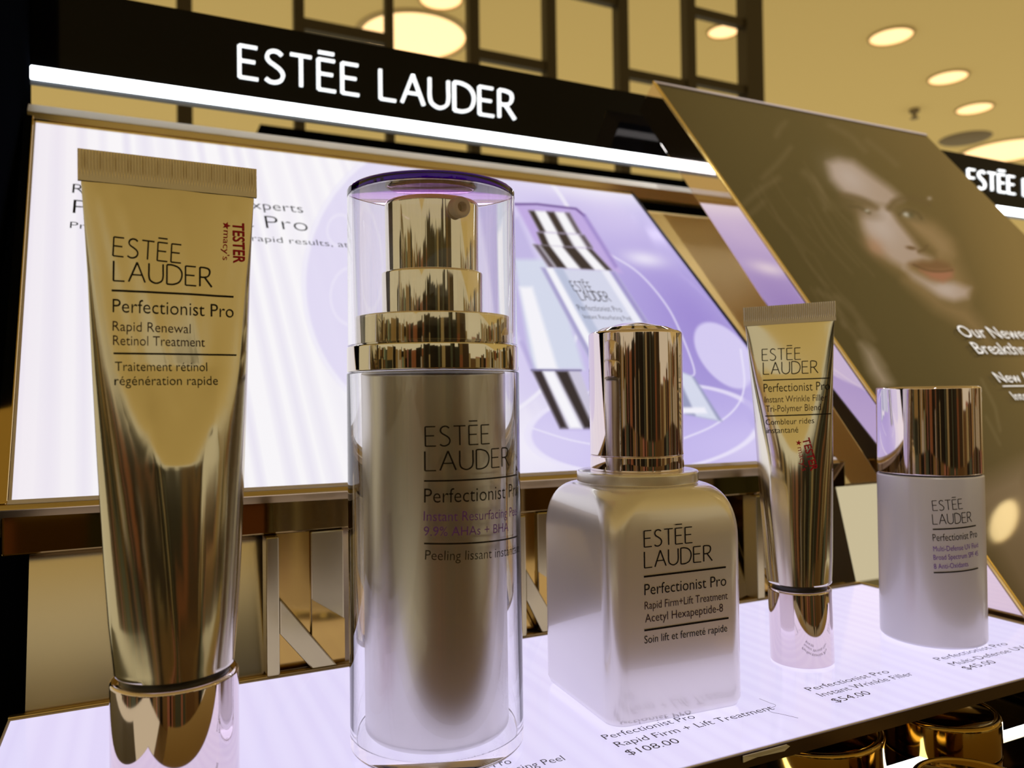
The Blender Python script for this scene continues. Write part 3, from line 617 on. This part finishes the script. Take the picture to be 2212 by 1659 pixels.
mb = MB(); mb.lathe(profile([(.0136, hz(694)), (.0136, hz(598)), (.0126, hz(596))], .0005), 96); mb.lathe(profile([(.0125, hz(602)), (.0125, hz(453)), (.0112, hz(447)), (0, hz(447))], .0009), 96); mb.build('pump_head', M['pumpgold'], b2t, angle=50)
a = fr.cyl(988, 455, .0126); th = a[0]/.0126
nz = MB(); ro, ril = .0027, .0013; nz.lathe(profile([(ro, -.004), (ro, .0018), (ro-.0004, .0022), (ril, .0022), (ril, -.001), (0, -.001)], .0003), 40)
X = np.array([math.sin(th), -math.cos(th), 0]); Rn = np.column_stack([np.cross([0, 0, 1], X), [0, 0, 1], X]); Rn = np.column_stack([np.array([math.cos(th), math.sin(th), 0]), np.array([0, 0, -1.]), X])
for i in range(len(nz.v)): nz.v[i] = nz.v[i]@Rn.T+X*.0126+np.array([0, 0, a[1]])
tag(nz.build('nozzle', M['white_plastic'], b2t), 'off-white round spray nozzle')
mb = MB(); rc = .02255
mb.lathe(profile([(rc+.0002, zr1+.0004), (rc, zt-.0022), (rc-.0010, zt-.0022), (rc-.0010, zr1+.0004)], .0002), 128, closed=True)
mb.build('clear_cap', M['clear'], b2t, angle=50)
mb = MB(); mb.lathe(profile([(0, zt-.0022), (rc, zt-.0022), (rc, zt-.0005), (rc-.0005, zt), (0, zt)], .0002), 128); tag(mb.build('lid_disc', M['purple_clear'], b2t, angle=50), 'deep purple translucent disc on top of the cap')
mb = MB()
label_lines(mb, [('brand', 'ESTEE', (919, 964), (1058, 958), 922, 0), ('brand', 'LAUDER', (918, 1017), (1099, 1006), 975, 0), ('rule', '', (916, 1039), (1117, 1025), 1042.5, 0), ('w', 'Perfectionist Pro', (916, 1086), (1119, 1070), 1055, 0),
 ('t', 'Instant Resurfacing Peel', (915, 1125), (1117, 1112), 1104, 1), ('t', '9.9% AHAs + BHA', (915, 1157), (1098, 1147), 1137, 1), ('rule', '', (916, 1174), (1118, 1158), 1177.5, 0), ('t', 'Peeling lissant instantané', (918, 1209), (1122, 1192), 1188, 0)], lambda x, y: fr.cyl(x, y, R2+.00015), cyl_map(R2+.00015))
mb.build('lettering', [M['black_print'], M['purple_print']], b2t, smooth=False)

# ---- square serum bottle
def square_bottle():
    rot = math.radians(-3.0); R = rotz(rot); rc = .0056
    c = at_z(1352, 1577, 0)[:2]; best = None
    for half in np.arange(.0185, .0262, .0004):          # size and place the square so that its outline meets the measured sides
        for cx in np.arange(.12, .165, .0006):
            for cy in np.arange(.19, .225, .0006):
                Q = np.array(round_rect(half, half, rc, 4))@R[:2, :2].T+[cx, cy]
                x3, _ = proj(np.column_stack([Q, np.full(len(Q), .03)])); x0, y0 = proj(np.column_stack([Q, np.zeros(len(Q))])); i0 = y0.argmax()
                e = (x3.min()-1180)**2+(x3.max()-1597)**2+2*(y0.max()-1579)**2+.15*(x0[i0]-1350)**2
                if best is None or e < best[0]: best = (e, cx, cy, half)
    half = best[3]
    o = np.array([best[1], best[2], .0003]); print('square', best)
    t = thing('serum_bottle', 'square pearly silver glass bottle with round rose chrome cap', 'bottle', o, R); fr = Frame(o, R)
    hz = lambda y, x=1377: height(o, x, y)-o[2]
    zs, zn, zl = hz(1152), hz(1040), hz(1013); kk = ((o-CC)@CD)/F*.985; rn = 130*kk
    def ring(h, r, z, n=10): return [(x, y, z) for x, y in round_rect(h, h, min(r, h*.999), n)]
    rings = [ring(half-.0022, .0042, .0), ring(half-.0008, .005, .0006), ring(half, rc, .0026), ring(half, rc, zs)]
    for k in range(1, 15):                               # domed shoulder, square turning into the round neck
        a = k/14*math.pi/2; h = rn+(half-rn)*math.cos(a)**.8; z = zs+(zn-zs)*math.sin(a)**.95; f = (k/14)**2.3
        rings.append(ring(h, rc+(h-rc)*f, z))
    mb = MB(); Pn = np.array(rings); mb.grid(Pn, wrap=True); mb.add(Pn[0], [tuple(range(Pn.shape[1]))]); mb.add(Pn[-1], [tuple(range(Pn.shape[1]))])
    tag(mb.build('glass_body', M['pearl'], t, angle=60), 'pearly champagne silver glass')
    mb = MB(); mb.lathe(profile([(rn-.0005, zn-.0012), (rn-.0003, zn), (rn+.0003, zn+.0004), (rn+.0003, zl-.0003), (rn-.0008, zl), (.0120, zl)], .0005), 96); mb.build('neck_collar', M['pearl'], t, angle=50)
    z0, z1, zg = zl-.0001, hz(718), hz(981); rcp = 102*kk
    mb = MB(); mb.lathe(profile([(0, z0), (rcp, z0), (rcp, zg-.0002), (rcp-.00025, zg), (rcp, zg+.0002), (rcp+.00005, z1-.0006), (rcp-.0006, z1), (rcp-.0009, z1), (rcp*.72, z1+.0013), (rcp*.35, z1+.0026), (0, z1+.0030)], .0004), 96)
    mb.build('cap', M['rose'], t, angle=50)
    yl = -half-.0001; mb = MB()
    fn = lambda uv: np.column_stack([uv[:, 0], np.full(len(uv), yl), uv[:, 1]])
    label_lines(mb, [('brand', 'ESTEE', (1392, 1182), (1496, 1172), 1147, 0), ('brand', 'LAUDER', (1392.5, 1227), (1538, 1211), 1192, 0), ('rule', '', (1391, 1246), (1568, 1225), 1250, 0), ('w', 'Perfectionist Pro', (1392.4, 1286), (1569, 1265), 1262, 0),
      ('t', 'Rapid Firm+Lift Treatment', (1393, 1317), (1572, 1294), 1300, 1), ('t', 'Acetyl Hexapeptide-8', (1394, 1345), (1562, 1321), 1327, 1), ('rule', '', (1392, 1362), (1574, 1335), 1366, 0), ('t', 'Soin lift et fermeté rapide', (1392.5, 1390.5), (1571, 1364), 1374, 0)], lambda x, y: fr.plane(x, y, yl), fn)
    mb.build('lettering', [M['black_print'], M['brown_print']], t, smooth=False)
square_bottle()

# ---- lotion bottle at right
o = at_z(2015, 1374, 0); o[2] = .0003; R5 = .01805
rz5 = math.atan2(o[0], o[1]); t5 = thing('lotion_bottle', 'small round frosted lilac bottle with rose chrome cap at the right end', 'bottle', o, rotz(-rz5)); fr = Frame(o, rotz(-rz5))
hz = lambda y, x=2010: height(o, x, y)-o[2]
zc, ztp = hz(1020), hz(835)
mb = MB(); mb.lathe(profile([(0, 0), (R5-.0008, 0), (R5, .0008), (R5, zc-.0006), (R5-.0005, zc-.0003), (0, zc-.0003)], .0005), 96); mb.build('frosted_body', M['frost'], t5, angle=50)
mb = MB(); mb.lathe(profile([(R5-.0008, zc-.0005), (R5-.0008, zc+.0003)], .0001), 96); mb.build('seam', M['dark_gap'], t5)
mb = MB(); mb.lathe(profile([(0, zc+.0002), (R5-.0004, zc+.0002), (R5-.0002, zc+.0005), (R5-.0003, ztp-.0006), (R5-.0010, ztp), (0, ztp)], .0006), 96); mb.build('cap', M['rose'], t5, angle=50)
mb = MB(); rr = R5+.00012
label_lines(mb, [('brand', 'ESTEE', (2015.5, 1103), (2080, 1098.5), 1082, 0), ('brand', 'LAUDER', (2015.5, 1132.6), (2099, 1127), 1111, 0), ('rule', '', (2015, 1143.5), (2108, 1135), 1146.2, 0), ('w', 'Perfectionist Pro', (2015.5, 1169), (2111, 1160), 1153.8, 0),
 ('t', 'Multi-Defense UV Fluid', (2016.6, 1191), (2113, 1182), 1180, 1), ('t', 'Broad Spectrum SPF 45', (2017, 1209.5), (2113, 1200), 1198.6, 1), ('t', '8 Anti-Oxidants', (2018, 1229), (2092, 1223), 1218, 1), ('rule', '', (2017, 1237), (2113, 1227), 1239.7, 0)], lambda x, y: fr.cyl(x, y, rr), cyl_map(rr))
mb.build('lettering', [M['black_print'], M['purple_print']], t5, smooth=False)

# ---- tubes
def tube(name, label, o, yaw, lean, ycap, yseam, yshoulder, wpx, ycrimp, ytop, rcap, foil, lines, sticker, dents, xmid, crimpn, capm='rose'):
    R = rotz(yaw)@roty(lean); t = thing(name, label, 'tube', o, R); fr = Frame(o, R)
    zz = lambda y, x=xmid: fr.plane(x, y, 0.)[1]
    dep = (o-CC)@CD; k = dep/F/math.hypot(1, (xmid-W/2)/F)
    zsm, zs, zcr, zt = zz(yseam), zz(yshoulder), zz(ycrimp), zz(ytop)
    ws = sorted([(zz(y), w/2*k) for y, w in wpx]); WZ = np.array([a for a, _ in ws]); WW = np.array([b_ for _, b_ in ws])
    r0 = WW[0]
    wf = lambda z: np.interp(z, WZ, WW)
    def tf(z): q = np.clip((z-zs)/(zcr-zs), 0, 1); return r0*(1-q)**.92*(1+.12*np.sin(q*3.14))+.00045
    def depth(x, z):
        u = np.clip(1-(x/wf(z))**2, 0, 1); e = np.sqrt(u); return e*tf(z)+dents(x, z, wf(z), tf(z), (z-zs)/(zcr-zs))*np.clip(u*2.5, 0, 1)
    mb = MB(); nz, na = 150, 128; rows = []
    for r_, z in ((r0*.80, zs-.0012), (r0*.93, zs-.0008), (r0*.985, zs-.0003)):
        a = np.arange(na)*2*math.pi/na; rows.append(np.column_stack([r_*np.cos(a), -r_*np.sin(a), np.full(na, z)]))
    for z in np.linspace(zs, zcr, nz):
        a = np.arange(na)*2*math.pi/na; w = wf(z); x = w*np.cos(a); s = np.sin(a)
        yf = depth(x, np.full(na, z)); yb = np.abs(s)*tf(z)
        rows.append(np.column_stack([x, np.where(s >= 0, -yf, yb), np.full(na, z)]))
    mb.grid(np.array(rows), wrap=True); mb.add(rows[0], [tuple(range(na))]); mb.build('foil_body', foil, t, angle=60)
    # crimped end
    mb = MB(); nx, nzc = 360, 14; Wc = WW[-1]*1.035
    xs = np.linspace(-Wc, Wc, nx); zs_ = np.linspace(zcr-.0002, zt, nzc)
    amp = np.interp(zs_, [zcr, zcr+(zt-zcr)*.25, zcr+(zt-zcr)*.3, zt-.0006, zt], [0, 0, .00016, .00016, .00006])
    rip = (np.sin(xs/(2*Wc)*crimpn*2*math.pi))
    Pf = np.stack([np.tile(xs, (nzc, 1)), -.0005+amp[:, None]*rip[None, :], np.tile(zs_[:, None], (1, nx))], 2)
    Pb = Pf.copy(); Pb[..., 1] = .0005+amp[:, None]*rip[None, :]
    mb.grid(Pf); mb.grid(Pb[:, ::-1]); mb.grid(np.stack([Pf[-1], Pb[-1]])); mb.grid(np.stack([Pf[:, 0], Pb[:, 0]])); mb.grid(np.stack([Pf[:, -1], Pb[:, -1]])); mb.build('crimped_seal', M['crimp'], t, angle=75)
    mb = MB(); mb.lathe(profile([(0, zsm-.001), (rcap*.86, zsm-.001), (rcap*.86, zs-.0006), (r0*.85, zs-.0009)], .0003), 96); mb.build('neck', M['dark_gap'], t)
    mb = MB(); mb.lathe(profile([(0, 0), (rcap, 0), (rcap, zsm-.0005), (rcap-.0005, zsm), (0, zsm)], .0005), 96); mb.build('cap', M[capm], t, angle=50)
    eps = .00018
    def fn(uv): return np.column_stack([uv[:, 0], -depth(uv[:, 0], uv[:, 1])-eps, uv[:, 1]])
    def pick(x, y):
        p = fr.plane(x, y, 0)
        for _ in range(6): p = fr.plane(x, y, -float(depth(np.array([p[0]]), np.array([p[1]]))[0])-eps)
        return p
    mb = MB(); label_lines(mb, lines, pick, fn); mb.build('lettering', [M['black_print'], M['brown_print']], t, smooth=False)
    mb = MB()
    for txt, a, b_, toppx in sticker:                    # lettering that runs down the tube
        A = pick(*a); B = pick(*b_); T_ = pick(*toppx); d = (B-A)/np.linalg.norm(B-A); n = np.array([-d[1], d[0]]); cap = abs((T_-A)@n)
        if txt == 'star':
            v = [(cap*.55*(1 if i % 2 == 0 else .42)*math.cos(math.pi/2+i*math.pi/5), cap*.55*(1 if i % 2 == 0 else .42)*math.sin(math.pi/2+i*math.pi/5)) for i in range(10)]
            c_ = A+n*cap*.42+d*cap*.4; uv = np.array([c_+d*q[0]+n*q[1] for q in v]); mb.add(fn(np.vstack([uv, c_])), [(i, (i+1) % 10, 10) for i in range(10)])
        else:
            v, f, w = words(txt, .02 if txt.isupper() else -.004); L = np.linalg.norm(B-A); mb.add(fn(A+np.outer(v[:, 0]*L/w, d)+np.outer(v[:, 1]*cap, n)), f)
    tag(mb.build('tester_lettering', M['red_print'], t, smooth=False), 'red tester lettering running down the tube')
    return t
def seg_d(x, z, a, b):
    e = np.array(b)-np.array(a); q = np.clip(((x-a[0])*e[0]+(z-a[1])*e[1])/(e@e), 0, 1); return np.hypot(x-a[0]-q*e[0], z-a[1]-q*e[1])
def dents1(x, z, w, t, q):
    u = x/w
    # a pressed-in shield below the seal, its edges running down as creases
    lim = .86-.75*np.clip((.98-q)/.62, 0, 1.4)**1.6; inside = 1/(1+np.exp((np.abs(u)-lim)/.08)); d = -t*.30*inside*np.clip((q-.42)/.2, 0, 1)
    for (a, b, s, h) in (((-.8, .97), (-.25, .45), .05, .00030), ((-.55, .95), (.0, .55), .04, .0002), ((.75, .95), (.5, .5), .05, .0003), ((.1, .95), (.35, .6), .04, .00022), ((-.3, .5), (-.05, .05), .07, .0004), ((.35, .55), (.3, .1), .06, .0003)):
        d = d+.6*h*np.exp(-(seg_d(u, q*2, (a[0], a[1]*2), (b[0], b[1]*2))/(1.3*s))**2)
    return d+.00008*np.sin(u*9+q*7)*np.clip(q*2, 0, 1)
o1 = np.array([.0079, .2005, .0003]); cx1, cy1 = proj(o1)
T1 = [('brand', 'ESTEE', (243.7, 552), (391, 568), 511, 0), ('brand', 'LAUDER', (244.7, 606), (457, 620), 563, 0), ('rule', '', (241, 627), (504.6, 641), 631, 0), ('w', 'Perfectionist Pro', (243, 674), (505, 686), 645, 0), ('t', 'Rapid Renewal', (243, 714), (412, 720), 693, 1), ('t', 'Retinol Treatment', (244, 745), (443, 749), 724, 1), ('rule', '', (245, 763), (511, 767), 766.5, 0), ('t', 'Traitement rétinol', (248, 801), (448, 801.5), 781, 0), ('t', 'régénération rapide', (247, 832), (471, 831), 812, 0)]
S1 = [('TESTER', (503, 480), (505, 568), (527, 480)), ('star', (482, 480), (482, 495), (499, 480)), ("macy's", (483, 497), (481, 561), (497, 497))]
tube('foil_tube', 'large gold foil tube standing on its cap at the far left', o1, math.radians(2.5), math.radians(-.15), cy1, 1452, 1436, [(1430, 263), (1330, 284), (1200, 301), (1000, 322), (800, 340), (600, 355), (480, 369), (415, 378)], 408, 345, .0139, M['foil'], T1, S1, dents1, 372, 62)
def dents4(x, z, w, t, q):
    u = x/w; lim = .9-.8*np.clip((.98-q)/.4, 0, 1.4)**1.4; inside = 1/(1+np.exp((np.abs(u)-lim)/.12)); d = -t*.25*inside*np.clip((q-.5)/.3, 0, 1)
    return d+.0002*np.exp(-((q-.45)/.14)**2)*np.cos(u*3)+.00006*np.sin(q*15+u*2)*np.clip(q*3, 0, 1)
o4 = at_z(1733, 1426, 0); o4[2] = .0003; cx4, cy4 = proj(o4)
T4 = [('brand', 'ESTEE', (1646.4, 779), (1730, 776), 754.5, 0), ('brand', 'LAUDER', (1648.7, 808.6), (1766.5, 805.5), 783, 0), ('rule', '', (1648, 821.4), (1792, 816.6), 823.6, 0), ('w', 'Perfectionist Pro', (1649.7, 847), (1793, 842), 829, 0), ('t', 'Instant Wrinkle Filler', (1652, 870), (1787, 865), 856.5, 1), ('t', 'Tri-Polymer Blend', (1654.5, 890), (1774, 886), 876, 1), ('rule', '', (1653, 898.7), (1795.5, 893.5), 901, 0), ('t', 'Combleur rides', (1654, 918), (1759, 914), 905.8, 0), ('t', 'instantané', (1656, 936), (1724.6, 934), 923.5, 0)]
S4 = [('TESTER', (1733, 948), (1752, 1018), (1748, 944)), ('star', (1719, 953), (1722, 965), (1731, 950)), ("macy's", (1722.5, 967), (1733, 1018), (1734, 964))]
tube('foil_tube', 'small silver foil tube standing on its rose chrome cap beside the square bottle', o4, math.radians(-49), math.radians(-1.1), cy4, 1266, 1252, [(1250, 141), (1200, 148), (1100, 157), (1000, 166), (900, 172), (800, 182), (720, 192), (700, 196)], 697, 657, .01045, M['foil2'], T4, S4, dents4, 1715, 44)

# a hair lying on the shelf
pts = [(1640, 1509), (1662, 1518), (1676, 1524), (1660, 1532), (1666, 1538), (1690, 1543), (1724, 1551)]
hp = np.array([at_z(*p, .0005) for p in pts]); hp = np.array(cat_rom(hp)); mb = MB(); rr = .00005
ringv = [[p+np.array([0, math.cos(a)*rr, math.sin(a)*rr]) for a in (0, 2.09, 4.19)] for p in hp]; mb.grid(np.array(ringv), wrap=True)
tag(mb.build('hair_strand', M['brown_print']), 'thin hair lying on the shelf beside the square bottle', 'hair')

# ---- lower tier: gold tester cups and light strips
def cup(px, py, wpx, z, hgt, label):
    c = at_z(px, py, z); dep = (c-CC)@CD; r = wpx/2*dep/F/math.hypot(1, (px-W/2)/F)**.6
    t = thing('gold_cup', label, 'cup', (c[0], c[1], z-hgt), group='gold tester cups below the shelf')
    mb = MB(); mb.lathe(profile([(0, 0), (r*.99, 0), (r, .0005), (r, hgt-.0008), (r-.0006, hgt), (r-.0016, hgt), (r-.0018, hgt-.0005), (0, hgt-.0005)], .0005), 96); mb.build('body', M['gold_dark'], t, angle=50)
    mb = MB(); mb.lathe([(0, hgt-.0004), (r-.0022, hgt-.0004), (r-.0026, hgt-.0002), (0, hgt-.0001)], 96); mb.build('lid', M['gold'], t, angle=50)
TZ = -.0215
cup(2030, 1528, 250, -.010, .0113, 'gold cup under the shelf edge at right with a round lid')
cup(1738, 1560, 330, -.010, .0113, 'gold cup under the shelf edge below the small foil tube')
cup(2110, 1690, 280, -.0135, .0078, 'lowest gold cup in the bottom right corner')
tier = thing('lower_tier', 'lower gold tier with white light strips below the shelf edge', 'shelf', (0, 0, 0))
mb = MB(); mb.box((-.03, .06, TZ-.003), (.45, .1985, TZ)); bevel(mb.build('tray', M['bar'], tier, smooth=False), .0006, 2)
mb = MB(); mb.box((-.03, .165, -.075), (.45, .1985, TZ-.003)); mb.build('tray_support', M['cabinet'], tier, smooth=False)
a = at_z(1980, 1650, TZ); print('strip', a, at_z(2181, 1591, TZ))
mb = MB(); mb.box((.10, a[1]-.0012, TZ), (.42, a[1]+.0012, TZ+.0012)); mb.build('light_strip', M['strip'], tier, smooth=False)

# ------------------------------------------------------------------ lift everything onto the counter height
for ob in list(SC.objects):
    if ob.parent is None and ob.type in ('MESH', 'EMPTY'): ob.location.z += ZS
